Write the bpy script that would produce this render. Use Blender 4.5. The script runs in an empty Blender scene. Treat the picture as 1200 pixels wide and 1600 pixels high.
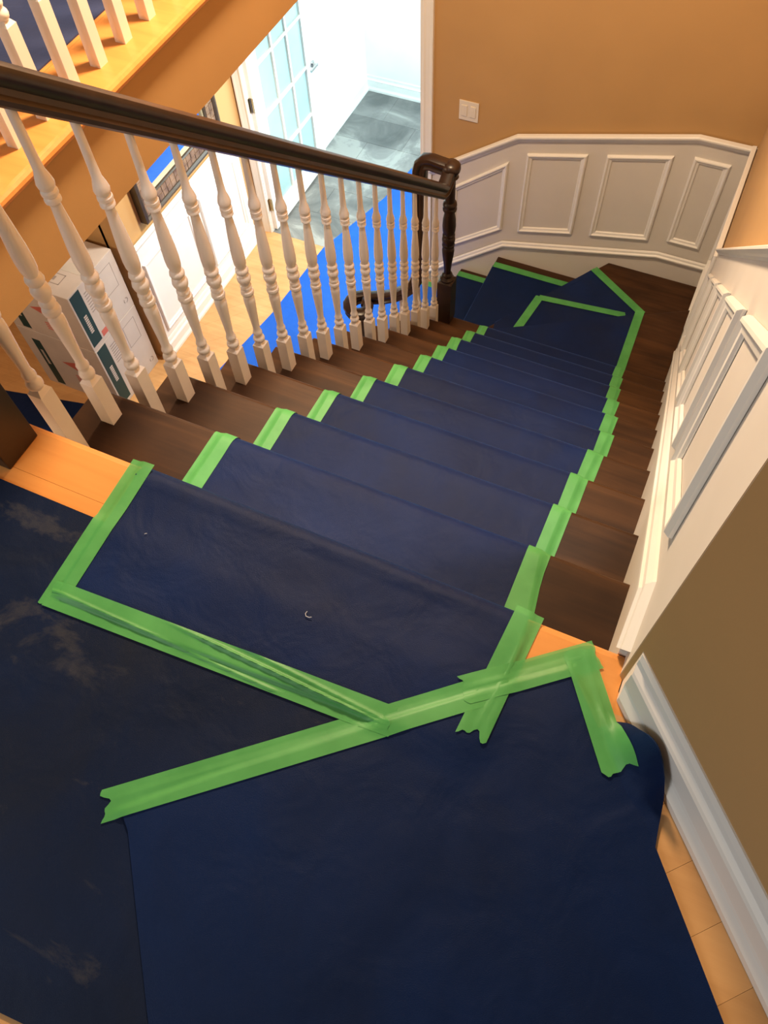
import bpy, bmesh, math, random
from mathutils import Vector, Matrix
random.seed(7)
S = bpy.context.scene
COL = S.collection

# ------------------------------------------------------------------ camera
T = 0.2369          # tread going
RZ = 0.2            # riser
NT = 10             # straight treads
XW = 1.30           # skirt face of the stair's right wall
YF = 3.54           # far wall
FL = -3.0           # lower floor
yaw, pitch, roll = -0.494793152, 1.05199413, 0.0787081918
sa, ca, sb, cb, sc, cc = math.sin(yaw), math.cos(yaw), math.sin(pitch), math.cos(pitch), math.sin(roll), math.cos(roll)
fw = Vector((sa*cb, ca*cb, -sb)); rt = Vector((ca, -sa, 0)); dn = fw.cross(rt)
r2 = rt*cc + dn*sc; d2 = dn*cc - rt*sc
cam = bpy.data.cameras.new('camera'); co = bpy.data.objects.new('camera', cam); COL.objects.link(co)
CAM = Vector((1.17773413, -0.558586417, 1.29107158))
m3 = Matrix((r2, -d2, -fw)).transposed()
co.matrix_world = Matrix.Translation(CAM) @ m3.to_4x4()
cam.sensor_fit = 'VERTICAL'; cam.sensor_height = 36.0; cam.sensor_width = 27.0
cam.lens = 1250.0*36.0/1600.0; cam.clip_start = 0.02
S.camera = co

# ------------------------------------------------------------------ light
w = bpy.data.worlds.new('World'); S.world = w; w.use_nodes = True
w.node_tree.nodes['Background'].inputs[0].default_value = (1.0, 0.80, 0.58, 1)
w.node_tree.nodes['Background'].inputs[1].default_value = 0.18
def area(name, loc, target, sx, sy, power, col):
    l = bpy.data.lights.new(name, 'AREA'); l.shape = 'RECTANGLE'; l.size = sx; l.size_y = sy
    l.energy = power; l.color = col
    o = bpy.data.objects.new(name, l); COL.objects.link(o); o.location = loc
    o.rotation_euler = (Vector(target)-Vector(loc)).to_track_quat('-Z', 'Y').to_euler()
    return o
def spot(name, loc, target, power, col, ang, blend, rad):
    l = bpy.data.lights.new(name, 'SPOT'); l.energy = power; l.color = col
    l.spot_size = math.radians(ang); l.spot_blend = blend; l.shadow_soft_size = rad
    o = bpy.data.objects.new(name, l); COL.objects.link(o); o.location = loc
    o.rotation_euler = (Vector(target)-Vector(loc)).to_track_quat('-Z', 'Y').to_euler()
    return o
def point(name, loc, power, col, rad):
    l = bpy.data.lights.new(name, 'POINT'); l.energy = power; l.color = col; l.shadow_soft_size = rad
    o = bpy.data.objects.new(name, l); COL.objects.link(o); o.location = loc
    return o
WARM = (1.0, 0.72, 0.42)
area('window_light', (-0.35, 4.55, -1.7), (-1.9, 4.5, -2.2), 1.3, 1.7, 62, (0.76, 0.97, 1.0))
point('chandelier_light', (0.02, 1.65, 1.60), 370, (1.0, 0.73, 0.46), 0.16)
spot('added_tread_spot', (0.52, 0.72, 2.40), (0.56, 0.76, -1.0), 175, (1.0, 0.90, 0.82), 33.5, 0.22, 0.05)  # added unseen spot; its cone edge imitates the shadow line across the treads
spot('entry_light', (-0.55, 2.95, -0.55), (-1.85, 2.80, -2.75), 330, (1.0, 0.92, 0.76), 78, 0.7, 0.15)
point('added_hall_fill', (-2.4, 0.3, -0.7), 62, (1.0, 0.84, 0.62), 0.15)  # added unseen fill, brightens the carton sides and floor under the gallery
area('landing_window_light', (-0.6, -2.6, 1.5), (0.9, 0.2, 0.0), 1.4, 1.2, 33, (0.93, 0.98, 1.0))
S.view_settings.view_transform = 'Standard'
S.view_settings.look = 'None'
S.view_settings.exposure = 0.0
S.view_settings.gamma = 1.0
S.view_settings.use_curve_mapping = False

# ------------------------------------------------------------------ materials
def newmat(name):
    m = bpy.data.materials.new(name); m.use_nodes = True
    nt = m.node_tree; b = nt.nodes['Principled BSDF']
    return m, nt, b
def N(nt, typ, **kw):
    n = nt.nodes.new(typ)
    for k, v in kw.items(): setattr(n, k, v)
    return n
def ramp(nt, fac, stops):
    r = N(nt, 'ShaderNodeValToRGB'); e = r.color_ramp.elements
    while len(e) < len(stops): e.new(0.5)
    for i, (p, c) in enumerate(stops):
        e[i].position = p; e[i].color = (*c, 1)
    nt.links.new(fac, r.inputs[0]); return r.outputs[0]
def noise(nt, scale, rotz=0.0, stretch=(1, 1, 1), detail=3, rough=0.5, dist=0.0):
    g = N(nt, 'ShaderNodeNewGeometry'); mp = N(nt, 'ShaderNodeMapping')
    mp.inputs['Rotation'].default_value = (0, 0, rotz); mp.inputs['Scale'].default_value = stretch
    nt.links.new(g.outputs['Position'], mp.inputs[0])
    n = N(nt, 'ShaderNodeTexNoise'); n.inputs['Scale'].default_value = scale
    n.inputs['Detail'].default_value = detail; n.inputs['Roughness'].default_value = rough
    n.inputs['Distortion'].default_value = dist
    nt.links.new(mp.outputs[0], n.inputs['Vector']); return n.outputs['Fac']
def bump(nt, b, h, strength, dist=0.002):
    bp = N(nt, 'ShaderNodeBump'); bp.inputs['Strength'].default_value = strength; bp.inputs['Distance'].default_value = dist
    nt.links.new(h, bp.inputs['Height']); nt.links.new(bp.outputs[0], b.inputs['Normal'])
def mix(nt, fac, a, c, mode='MIX'):
    m = N(nt, 'ShaderNodeMixRGB', blend_type=mode)
    for i, v in enumerate((fac, a, c)):
        if hasattr(v, 'links') or hasattr(v, 'is_linked'): nt.links.new(v, m.inputs[i])
        elif isinstance(v, (int, float)): m.inputs[i].default_value = v
        else: m.inputs[i].default_value = (*v, 1)
    return m.outputs[0]
def plain(name, col, rough=0.5, var=0.06, scale=6.0, bmp=0.0, bscale=200.0, spec=0.5, metal=0.0):
    m, nt, b = newmat(name)
    f = noise(nt, scale)
    d = tuple(c*(1-var) for c in col); l = tuple(min(1, c*(1+var)) for c in col)
    nt.links.new(ramp(nt, f, [(0.3, d), (0.7, l)]), b.inputs['Base Color'])
    b.inputs['Roughness'].default_value = rough; b.inputs['Specular IOR Level'].default_value = spec
    b.inputs['Metallic'].default_value = metal
    if bmp: bump(nt, b, noise(nt, bscale), bmp)
    return m
def wood(name, dark, mid, light, rotz, rough=0.35, along=1.5, across=28.0, var=0.25, blot=0.35, spec=0.5):
    m, nt, b = newmat(name)
    g = noise(nt, 1.0, rotz, (along, across, across), 5, 0.6, 0.6)
    c = ramp(nt, g, [(0.25, dark), (0.5, mid), (0.78, light)])
    f = noise(nt, 7.0, rotz, (0.7, 1.6, 1), 3)
    c = mix(nt, blot, c, ramp(nt, f, [(0.3, dark), (0.7, light)]))
    oi = N(nt, 'ShaderNodeObjectInfo')
    rv = ramp(nt, oi.outputs['Random'], [(0.0, (1-var,)*3), (1.0, (1.0,)*3)])
    c = mix(nt, 1.0, c, rv, 'MULTIPLY')
    nt.links.new(c, b.inputs['Base Color'])
    b.inputs['Roughness'].default_value = rough
    b.inputs['Specular IOR Level'].default_value = spec
    bump(nt, b, g, 0.05)
    return m
R45 = math.radians(-45)
M = {}
M['darkwood'] = wood('dark_stained_wood', (0.016, 0.006, 0.0022), (0.045, 0.0175, 0.006), (0.095, 0.040, 0.013), 0, 0.45, spec=0.22)
M['darkwood_x'] = wood('dark_stained_rail', (0.015, 0.0075, 0.005), (0.025, 0.012, 0.008), (0.042, 0.020, 0.013), math.radians(90), 0.33, 1.5, 20, 0.0, 0.3)
M['newelwood'] = wood('dark_newel_wood', (0.014, 0.006, 0.0035), (0.022, 0.009, 0.005), (0.04, 0.017, 0.008), 0, 0.42, 20, 20, 0.0, 0.3)
M['oak_nose'] = wood('honey_maple_nosing', (0.62, 0.24, 0.06), (0.70, 0.29, 0.075), (0.76, 0.34, 0.095), 0, 0.32, 1.5, 30, 0.0, 0.25)
M['oak_gallery'] = wood('honey_maple_gallery', (0.62, 0.24, 0.06), (0.70, 0.29, 0.075), (0.76, 0.34, 0.095), math.radians(90), 0.32, 1.5, 30, 0.0, 0.25)
M['plank45'] = wood('maple_planks', (0.50, 0.255, 0.095), (0.62, 0.335, 0.135), (0.70, 0.405, 0.175), R45, 0.34, 1.5, 26, 0.10, 0.3)
M['white'] = plain('white_paint', (0.80, 0.77, 0.73), 0.4, 0.02)
M['white_wall'] = plain('white_wainscot_paint', (0.68, 0.63, 0.575), 0.5, 0.02)
M['baluster'] = plain('cream_white_paint', (0.84, 0.78, 0.72), 0.35, 0.02)
M['tan'] = plain('tan_wall_paint', (0.49, 0.285, 0.112), 0.75, 0.05, 2.0, 0.12, 350)
M['bright_white'] = plain('tile_room_white', (0.86, 0.90, 0.89), 0.5, 0.02)
M['tile'] = None
m, nt, b = newmat('slate_tile'); M['tile'] = m
f1 = noise(nt, 2.1, 0.6, (1, 1, 1), 6, 0.62, 1.0)
c = ramp(nt, f1, [(0.34, (0.11, 0.115, 0.115)), (0.47, (0.19, 0.19, 0.185)), (0.54, (0.24, 0.24, 0.23)), (0.60, (0.36, 0.36, 0.34))])
oi = N(nt, 'ShaderNodeObjectInfo')
c = mix(nt, 1.0, c, ramp(nt, oi.outputs['Random'], [(0, (0.75,)*3), (1, (1.05,)*3)]), 'MULTIPLY')
nt.links.new(c, b.inputs['Base Color']); b.inputs['Roughness'].default_value = 0.33
bump(nt, b, f1, 0.15, 0.004)
M['grout'] = plain('grey_grout', (0.20, 0.20, 0.20), 0.9)

def covering(name, base, light, dust, dustamt, stain=False, rough=0.48, sheen=0.8):
    m, nt, b = newmat(name)
    f = noise(nt, 3.0, 0.4, (1, 1, 1), 4, 0.6, 0.4)
    c = ramp(nt, f, [(0.3, base), (0.7, light)])
    f2 = noise(nt, 2.2, 1.1, (1, 1, 1), 6, 0.62, 0.8)
    df = ramp(nt, f2, [(0.42, (0, 0, 0)), (0.75, (dustamt,)*3)])
    c = mix(nt, df, c, dust)
    if stain:
        f3 = noise(nt, 3.6, 0.9, (1.0, 1.9, 1), 8, 0.68, 0.5)
        sf = ramp(nt, f3, [(0.59, (0, 0, 0)), (0.66, (0.40,)*3)])
        c = mix(nt, sf, c, (0.060, 0.059, 0.062))
    f4 = noise(nt, 900.0, 0, (1, 1, 1), 2)
    c = mix(nt, 0.10, c, ramp(nt, f4, [(0.35, (0.0, 0.0, 0.0)), (0.7, light)]), 'ADD')
    nt.links.new(c, b.inputs['Base Color'])
    b.inputs['Roughness'].default_value = rough; b.inputs['Specular IOR Level'].default_value = 0.11
    b.inputs['Sheen Weight'].default_value = sheen; b.inputs['Sheen Roughness'].default_value = 0.30
    b.inputs['Sheen Tint'].default_value = (0.10, 0.26, 0.80, 1)
    fa = noise(nt, 9.0, 0.3, (1, 1, 1), 3, 0.5, 0.5)
    ad = N(nt, 'ShaderNodeMath', operation='MULTIPLY_ADD'); ad.inputs[1].default_value = 0.10
    nt.links.new(f4, ad.inputs[0]); nt.links.new(fa, ad.inputs[2])
    bump(nt, b, ad.outputs[0], 0.5, 0.012)
    return m
M['navy'] = covering('navy_floor_protection', (0.0030, 0.0105, 0.050), (0.0048, 0.0170, 0.080), (0.0115, 0.0140, 0.022), 0.5)
M['navy_dirty'] = covering('dusty_navy_floor_protection', (0.0042, 0.0090, 0.027), (0.006, 0.0135, 0.045), (0.0135, 0.0155, 0.020), 0.7, True)
M['navy_blue'] = covering('clean_navy_floor_protection', (0.0025, 0.0100, 0.044), (0.0040, 0.0150, 0.068), (0.0085, 0.0120, 0.022), 0.35)
M['bright_blue'] = covering('bright_blue_floor_protection', (0.012, 0.085, 0.46), (0.016, 0.11, 0.56), (0.03, 0.12, 0.5), 0.1, False, 0.45, 0.0)
M['gallery_blue'] = covering('gallery_blue_covering', (0.035, 0.045, 0.11), (0.05, 0.065, 0.15), (0.06, 0.06, 0.09), 0.4)

m, nt, b = newmat('green_tape'); M['tape'] = m
f = noise(nt, 14.0, 0.5, (1, 1, 1), 3)
nt.links.new(ramp(nt, f, [(0.3, (0.075, 0.35, 0.085)), (0.7, (0.105, 0.43, 0.115))]), b.inputs['Base Color'])
b.inputs['Roughness'].default_value = 0.5; b.inputs['Alpha'].default_value = 0.80
bump(nt, b, noise(nt, 60.0, 0.3), 0.12, 0.003)
M['glass'] = None
m, nt, b = newmat('frosted_glass'); M['glass'] = m
nt.links.new(ramp(nt, noise(nt, 5), [(0.3, (0.55, 0.80, 0.80)), (0.7, (0.62, 0.86, 0.86))]), b.inputs['Base Color'])
b.inputs['Roughness'].default_value = 0.25; b.inputs['Transmission Weight'].default_value = 0.45
M['mirror'] = plain('mirror_glass', (0.92, 0.93, 0.93), 0.02, 0.0, metal=1.0)
M['brass'] = plain('aged_brass', (0.42, 0.35, 0.22), 0.3, 0.15, 60, metal=1.0)
M['chrome'] = plain('satin_chrome', (0.5, 0.5, 0.5), 0.25, 0.05, metal=1.0)
M['card'] = plain('white_cardboard', (0.50, 0.43, 0.39), 0.8, 0.05, 8)
M['cardtape'] = plain('clear_packing_tape', (0.52, 0.47, 0.42), 0.25, 0.05, 8)
M['teal'] = plain('dark_teal_print', (0.006, 0.035, 0.034), 0.6, 0.1)
M['redprint'] = plain('red_print', (0.50, 0.12, 0.09), 0.7, 0.1)
M['greyprint'] = plain('grey_print', (0.27, 0.22, 0.20), 0.7, 0.1)
M['mosaic'] = None
m, nt, b = newmat('mosaic_tile'); M['mosaic'] = m
nt.links.new(ramp(nt, noise(nt, 16, 0, (1, 1, 1), 2), [(0.3, (0.10, 0.055, 0.03)), (0.7, (0.30, 0.19, 0.11))]), b.inputs['Base Color'])
b.inputs['Roughness'].default_value = 0.35
M['frame'] = plain('dark_bronze_frame', (0.055, 0.04, 0.03), 0.35, 0.2, 20)
M['pale'] = plain('pale_bead', (0.35, 0.32, 0.22), 0.4, 0.1, 20)
M['plate'] = plain('white_plastic', (0.75, 0.68, 0.58), 0.35, 0.01)
M['lint'] = plain('white_lint', (0.6, 0.62, 0.68), 0.8, 0.05)

# ------------------------------------------------------------------ helpers
def obj(name, verts, faces, mat, parent=None, smooth=False, loc=None):
    me = bpy.data.meshes.new(name); me.from_pydata([tuple(v) for v in verts], [], faces); me.update()
    bm = bmesh.new(); bm.from_mesh(me); bmesh.ops.recalc_face_normals(bm, faces=bm.faces[:]); bm.to_mesh(me); bm.free()
    if mat: me.materials.append(mat)
    if smooth:
        for p in me.polygons: p.use_smooth = True
    o = bpy.data.objects.new(name, me); COL.objects.link(o)
    if parent: setpar(o, parent)
    return o
def setpar(o, p):
    o.parent = p; o.matrix_parent_inverse = Matrix.Translation(-p.location) if p.type == 'EMPTY' else Matrix.Identity(4)
def empty(name, loc, label, cat, group=None):
    o = bpy.data.objects.new(name, None); COL.objects.link(o); o.location = loc; o.empty_display_size = 0.05
    return tag(o, label, cat, group)
def tag(o, label, cat, group=None, kind=None):
    o['label'] = label; o['category'] = cat
    if group: o['group'] = group
    if kind: o['kind'] = kind
    return o
def structure(o, label, cat): return tag(o, label, cat, None, 'structure')
def boxvf(x0, x1, y0, y1, z0, z1):
    v = [(x, y, z) for x in (x0, x1) for y in (y0, y1) for z in (z0, z1)]
    return v, [(0, 1, 3, 2), (4, 6, 7, 5), (0, 4, 5, 1), (2, 3, 7, 6), (0, 2, 6, 4), (1, 5, 7, 3)]
def box(name, x0, x1, y0, y1, z0, z1, mat, parent=None, bev=0.0):
    v, f = boxvf(x0, x1, y0, y1, z0, z1)
    o = obj(name, v, f, mat, parent)
    if bev: bevel(o, bev)
    return o
def bevel(o, wd, seg=2):
    bm = bmesh.new(); bm.from_mesh(o.data)
    bmesh.ops.bevel(bm, geom=bm.edges[:], offset=wd, segments=seg, affect='EDGES', profile=0.6)
    bm.to_mesh(o.data); bm.free()
def prism(name, poly, z0, z1, mat, parent=None, bev=0.0):
    n = len(poly); v = [(p[0], p[1], z0) for p in poly]+[(p[0], p[1], z1) for p in poly]
    f = [tuple(range(n)), tuple(range(n, 2*n))]+[(i, (i+1) % n, n+(i+1) % n, n+i) for i in range(n)]
    o = obj(name, v, f, mat, parent)
    if bev: bevel(o, bev)
    return o
def wallprism(name, poly, axis, a0, a1, mat, parent=None):
    """polygon in (u,z) extruded along axis ('x' or 'y')"""
    n = len(poly)
    P = (lambda a, q: (a, q[0], q[1])) if axis == 'x' else (lambda a, q: (q[0], a, q[1]))
    v = [P(a0, q) for q in poly]+[P(a1, q) for q in poly]
    f = [tuple(range(n)), tuple(range(n, 2*n))]+[(i, (i+1) % n, n+(i+1) % n, n+i) for i in range(n)]
    return obj(name, v, f, mat, parent)
def moulding(name, pts, normal, prof, mat, parent, closed=False):
    """sweep prof [(across,out)] along planar polyline, mitred; across = left of travel seen from the normal"""
    nrm = Vector(normal).normalized(); P = [Vector(p) for p in pts]; n = len(P); V = []
    for i in range(n):
        a = P[i]-P[i-1] if (i > 0 or closed) else None
        c = P[(i+1) % n]-P[i] if (i < n-1 or closed) else None
        if a is None: a = c
        if c is None: c = a
        la = nrm.cross(a.normalized()); lc = nrm.cross(c.normalized())
        mt = (la+lc); mt = mt/ max(0.2, mt.dot(la))
        for (u, o) in prof: V.append(P[i]+mt*u+nrm*o)
    k = len(prof); F = []
    for i in range(n if closed else n-1):
        j = (i+1) % n
        for q in range(k-1): F.append((i*k+q, i*k+q+1, j*k+q+1, j*k+q))
    if not closed:
        F.append(tuple(range(k))); F.append(tuple(range((n-1)*k, n*k)))
    return obj(name, V, F, mat, parent)
def lathe(prof, cx, cy, z0, seg=14):
    V = []; F = []
    for (r, z) in prof:
        for s in range(seg):
            a = 2*math.pi*s/seg; V.append((cx+r*math.cos(a), cy+r*math.sin(a), z0+z))
    n = len(prof)
    for i in range(n-1):
        for s in range(seg):
            t = (s+1) % seg; F.append((i*seg+s, i*seg+t, (i+1)*seg+t, (i+1)*seg+s))
    F.append(tuple(range(seg))); F.append(tuple(range((n-1)*seg, n*seg)))
    return V, F
def join(parts):
    V = []; F = []
    for v, f in parts:
        o = len(V); V += list(v); F += [tuple(i+o for i in q) for q in f]
    return V, F
def smooth_by_angle(o, ang=40):
    for p in o.data.polygons: p.use_smooth = True
    bm = bmesh.new(); bm.from_mesh(o.data)
    for e in bm.edges:
        if len(e.link_faces) == 2 and e.calc_face_angle(0) > math.radians(ang): e.smooth = False
    bm.to_mesh(o.data); bm.free()
def sweep3(name, path, prof, mat, parent, up=Vector((0, 0, 1)), scales=None):
    """sweep a closed 2D profile (side, up) along 3D path with transported frame"""
    P = [Vector(p) for p in path]; n = len(P); V = []; F = []; U = Vector(up); k = len(prof)
    for i in range(n):
        t = (P[min(i+1, n-1)]-P[max(i-1, 0)]).normalized()
        U = (U-t*U.dot(t)).normalized(); side = t.cross(U)
        s = scales[i] if scales else 1.0
        for (a, c) in prof: V.append(P[i]+side*a*s+U*c*s)
    for i in range(n-1):
        for q in range(k):
            r = (q+1) % k; F.append((i*k+q, i*k+r, (i+1)*k+r, (i+1)*k+q))
    F.append(tuple(range(k))); F.append(tuple(range((n-1)*k, n*k)))
    o = obj(name, V, F, mat, parent); smooth_by_angle(o, 35); return o

# ------------------------------------------------------------------ room shell
# --- landing floor (z = 0), gallery floor, nosing boards
fl = prism('floor', [(-2.6, -3.0), (3.2, -3.0), (3.2, -0.9), (1.34, -0.085), (1.325, -0.105), (-2.6, -0.105)], -0.31, -0.012, M['oak_nose'])
structure(fl, 'upper landing floor of honey coloured boards at the head of the stairs', 'floor')
def nosing(name, p0, p1, inward, width, mat, parent, thick=0.03):
    """board with a rounded front edge from p0 to p1; front edge on the line, width goes inward"""
    p0 = Vector(p0); p1 = Vector(p1); iw = Vector(inward); r = thick/2; prof = []
    for a in range(0, 7):
        th = math.pi/2-math.pi*a/6; prof.append((r-r*math.cos(th), -r+r*math.sin(th)))
    prof += [(width, -thick), (width, 0)]
    V = []; k = len(prof)
    for P in (p0, p1):
        for (u, z) in prof: V.append((P.x+iw.x*u, P.y+iw.y*u, P.z+z))
    F = [(q, (q+1) % k, k+(q+1) % k, k+q) for q in range(k)]+[tuple(range(k)), tuple(range(k, 2*k))]
    return obj(name, V, F, mat, parent)
nosing('nosing_board', (-0.405, 0, 0), (1.318, 0, 0), (0, -1, 0), 0.103, M['oak_nose'], fl)
box('fascia_board', -0.40, 1.30, -0.105, -0.022, -0.31, -0.03, M['white_wall'], fl)
# diagonal planks on the landing
def planks(parent, z0, z1, region, width, rot, mat, name='plank', lens=(0.5, 1.2), gap=0.00022, off=0.0):
    """boards at angle rot filling the convex region polygon"""
    c, s = math.cos(rot), math.sin(rot)
    loc = [(p[0]*c+p[1]*s, -p[0]*s+p[1]*c) for p in region]
    u0 = min(p[0] for p in loc); u1 = max(p[0] for p in loc); v0 = min(p[1] for p in loc); v1 = max(p[1] for p in loc)
    v = math.floor((v0-off)/width)*width+off; cnt = 0
    while v < v1:
        u = u0-random.uniform(0, lens[1])
        while u < u1:
            L = random.uniform(*lens)
            poly = [(u+gap, v+gap), (u+L-gap, v+gap), (u+L-gap, v+width-gap), (u+gap, v+width-gap)]
            m = len(loc); area2 = sum(loc[i][0]*loc[(i+1) % m][1]-loc[(i+1) % m][0]*loc[i][1] for i in range(m)); sg = 1 if area2 > 0 else -1
            for i in range(m):
                a = loc[i]; b2 = loc[(i+1) % m]; out = []
                d = lambda p: sg*((b2[0]-a[0])*(p[1]-a[1])-(b2[1]-a[1])*(p[0]-a[0]))
                for j in range(len(poly)):
                    p, q = poly[j], poly[(j+1) % len(poly)]; dp, dq = d(p), d(q)
                    if dp >= 0: out.append(p)
                    if (dp >= 0) != (dq >= 0):
                        t = dp/(dp-dq); out.append((p[0]+(q[0]-p[0])*t, p[1]+(q[1]-p[1])*t))
                poly = out
                if len(poly) < 3: break
            if len(poly) >= 3:
                ar = abs(sum(poly[i][0]*poly[(i+1) % len(poly)][1]-poly[(i+1) % len(poly)][0]*poly[i][1] for i in range(len(poly))))/2
                if ar > 4e-4:
                    prism(name, [(p[0]*c-p[1]*s, p[0]*s+p[1]*c) for p in poly], z0, z1+random.uniform(-0.0004, 0), mat, parent); cnt += 1
            u += L
        v += width
    return cnt
vj = (-1.457*math.sin(math.radians(47))-0.301*math.cos(math.radians(47)))
planks(fl, -0.012, 0.0, [(1.2, -0.1035), (1.36, -0.1035), (2.42, -1.27), (2.42, -1.7), (1.2, -1.7)], 0.084, math.radians(47), M['plank45'], off=vj, lens=(0.9, 1.4))
planks(fl, -0.012, 0.0, [(-1.6, -0.19), (1.2, -0.19), (1.2, -1.7), (-1.6, -1.7)], 0.084, math.radians(47), M['plank45'], off=vj)
box('border_board', -1.6, 1.199, -0.1895, -0.1036, -0.012, 0.0, M['oak_nose'], fl)

gal = prism('floor', [(-2.6, -0.105), (-0.435, -0.105), (-0.435, 3.40), (-2.6, 3.40)], -0.31, -0.002, M['tan'])
structure(gal, 'upper gallery floor slab edge with tan face across the stairwell', 'floor')
nosing('nosing_board', (-0.405, 0.0, 0.0), (-0.405, 3.40, 0.0), (-1, 0, 0), 0.22, M['oak_gallery'], gal, 0.036)
box('floor_board', -2.6, -0.626, -0.105, 3.40, -0.012, 0.0, M['oak_gallery'], gal)

# --- lower floor
lf = box('floor', -4.6, 1.4, -2.4, YF, FL-0.1, FL-0.006, M['plank45'])
structure(lf, 'pale wooden plank floor of the hall below the stairs', 'floor')
planks(lf, FL-0.006, FL, [(-3.3, 1.25), (-0.9, 1.25), (-0.9, YF), (-3.3, YF)], 0.085, math.radians(45), M['plank45'], lens=(0.6, 1.3))
tf = box('floor', -2.0, 0.6, YF, 5.5, FL-0.1, FL-0.008, M['grout'])
structure(tf, 'grey slate tile floor beyond the open glazed door', 'floor')
row = 0; y = YF+0.003
rows = [YF, 3.86, 4.17, 4.48, 4.79, 5.10, 5.46]
for i in range(len(rows)-1):
    x = -1.9 - (0.31 if i % 2 else 0.0)
    while x < 0.5:
        x0 = max(x, -1.9); x1 = min(x+0.62, 0.5)
        if x1-x0 > 0.03: box('tile', x0+0.001, x1-0.001, rows[i]+0.001, rows[i+1]-0.001, FL-0.008, FL+random.uniform(-0.0008, 0.0), M['tile'], tf)
        x += 0.62

prism('plank', [(1.316, -0.1035), (1.316, -0.060), (1.322, -0.075), (1.362, -0.1035)], -0.012, -0.0004, M['oak_nose'], fl)
# --- walls
wr = box('wall_right', 1.32, 1.42, -0.040, 3.66, -3.0, 2.5, M['tan'])
structure(wr, 'right wall of the staircase, tan above white panelled wainscot', 'wall')
SL = RZ/T
def sz(y, rel): return -SL*y+rel
Yk = 2.73
wallprism('wainscot_board', [(-0.039, FL), (YF, FL), (YF, -1.45), (2.71, -1.45), (-0.039, sz(-0.039, 0.85))], 'x', 1.313, 1.3215, M['white_wall'], wr)
wallprism('skirt_board', [(0.0, -0.3), (0.0, 0.0), (0.09, sz(0.09, 0.125)), (2.80, -2.235), (YF, -2.235), (YF, -2.5), (Yk+0.05, -2.5), (0.1, -0.42)], 'x', XW, 1.314, M['white_wall'], wr)
CAPP = [(0.0, 0.0), (0.0, 0.014), (0.012, 0.020), (0.022, 0.020), (0.030, 0.012), (0.044, 0.010), (0.052, 0.004), (0.052, 0.0)]
SCAP = [(-0.002, -0.001), (-0.002, 0.005), (0.006, 0.008), (0.016, 0.008), (0.020, 0.003), (0.030, 0.001), (0.040, -0.008), (0.044, -0.013)]
moulding('skirt_cap', [(XW, YF-0.002, -2.25), (XW, 2.805, -2.25), (XW, 0.092, sz(0.092, 0.118)), (XW, 0.004, 0.004)], (-1, 0, 0), [(u, o) for u, o in SCAP], M['white'], wr)
RAILP = [(0.0, 0.0), (0.0, 0.008), (0.012, 0.011), (0.018, 0.020), (0.030, 0.027), (0.038, 0.027), (0.044, 0.022), (0.046, 0.0)]
RAIL2 = [(0.0, 0.0), (0.0, 0.005), (0.006, 0.009), (0.010, 0.016), (0.017, 0.023), (0.022, 0.023), (0.025, 0.018), (0.026, 0.0)]
moulding('chair_rail', [(1.313, YF-0.002, -1.456), (1.313, 2.72, -1.456), (1.313, -0.037, sz(-0.037, 0.840))], (-1, 0, 0), [(u, o) for u, o in RAIL2], M['white'], wr)
PANP = [(0.0, 0.0), (0.0, 0.007), (0.006, 0.016), (0.012, 0.017), (0.020, 0.010), (0.030, 0.008), (0.034, 0.003), (0.034, 0.0)]
def panel(parent, pts, normal):
    P = [Vector(p) for p in pts]; ar = Vector((0, 0, 0))
    for i in range(len(P)): ar += P[i].cross(P[(i+1) % len(P)])
    if ar.dot(Vector(normal)) < 0: pts = pts[::-1]
    return moulding('panel_moulding', pts, normal, PANP, M['white'], parent, True)
for (y0, y1) in [(0.165, 0.545), (0.655, 1.045), (1.145, 1.59), (1.70, 2.12), (2.22, 2.62)]:
    panel(wr, [(1.312, y0, sz(y0, 0.265)), (1.312, y0, sz(y0, 0.725)), (1.312, y1, sz(y1, 0.725)), (1.312, y1, sz(y1, 0.265))][::-1], (-1, 0, 0))
panel(wr, [(1.312, 2.84, -2.10), (1.312, 2.84, -1.57), (1.312, 3.42, -1.57), (1.312, 3.42, -2.10)][::-1], (-1, 0, 0))

wf = box('wall_far', -0.51, 1.42, YF, YF+0.12, -3.0, 2.5, M['tan'])
structure(wf, 'far tan wall with white wainscot panels stepping down the winders', 'wall')
RP = [(1.312, -1.43), (1.03, -1.43), (0.063, -1.674), (-0.485, -2.05)]
BP = [(1.312, -2.22), (1.009, -2.22), (0.043, -2.459), (-0.485, -2.87)]
wallprism('wainscot_board', [(1.32, -1.44), (1.03, -1.44), (0.063, -1.684), (-0.485, -2.06), (-0.485, FL), (1.32, FL)], 'y', YF-0.010, YF+0.002, M['white_wall'], wf)
wallprism('skirt_board', [(1.32, -2.23), (1.009, -2.23), (0.043, -2.469), (-0.485, -2.88), (-0.485, FL), (1.32, FL)], 'y', YF-0.018, YF-0.009, M['white_wall'], wf)
moulding('skirt_cap', [(p[0], YF-0.018, p[1]-0.040) for p in BP], (0, -1, 0), [(-u*0.8, o) for u, o in CAPP], M['white'], wf)
moulding('chair_rail', [(p[0], YF-0.010, p[1]-0.046) for p in RP], (0, -1, 0), [(-u, o) for u, o in RAILP], M['white'], wf)
for q in [[(-0.345, -2.635), (-0.345, -2.15), (0.011, -1.87), (0.011, -2.375)],
          [(0.118, -2.355), (0.118, -1.785), (0.470, -1.697), (0.470, -2.262)],
          [(0.576, -2.238), (0.576, -1.672), (0.929, -1.584), (0.929, -2.160)],
          [(1.034, -2.130), (1.034, -1.560), (1.228, -1.560), (1.228, -2.130)]]:
    panel(wf, [(p[0], YF-0.010, p[1]) for p in q][::-1], (0, -1, 0))

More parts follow.
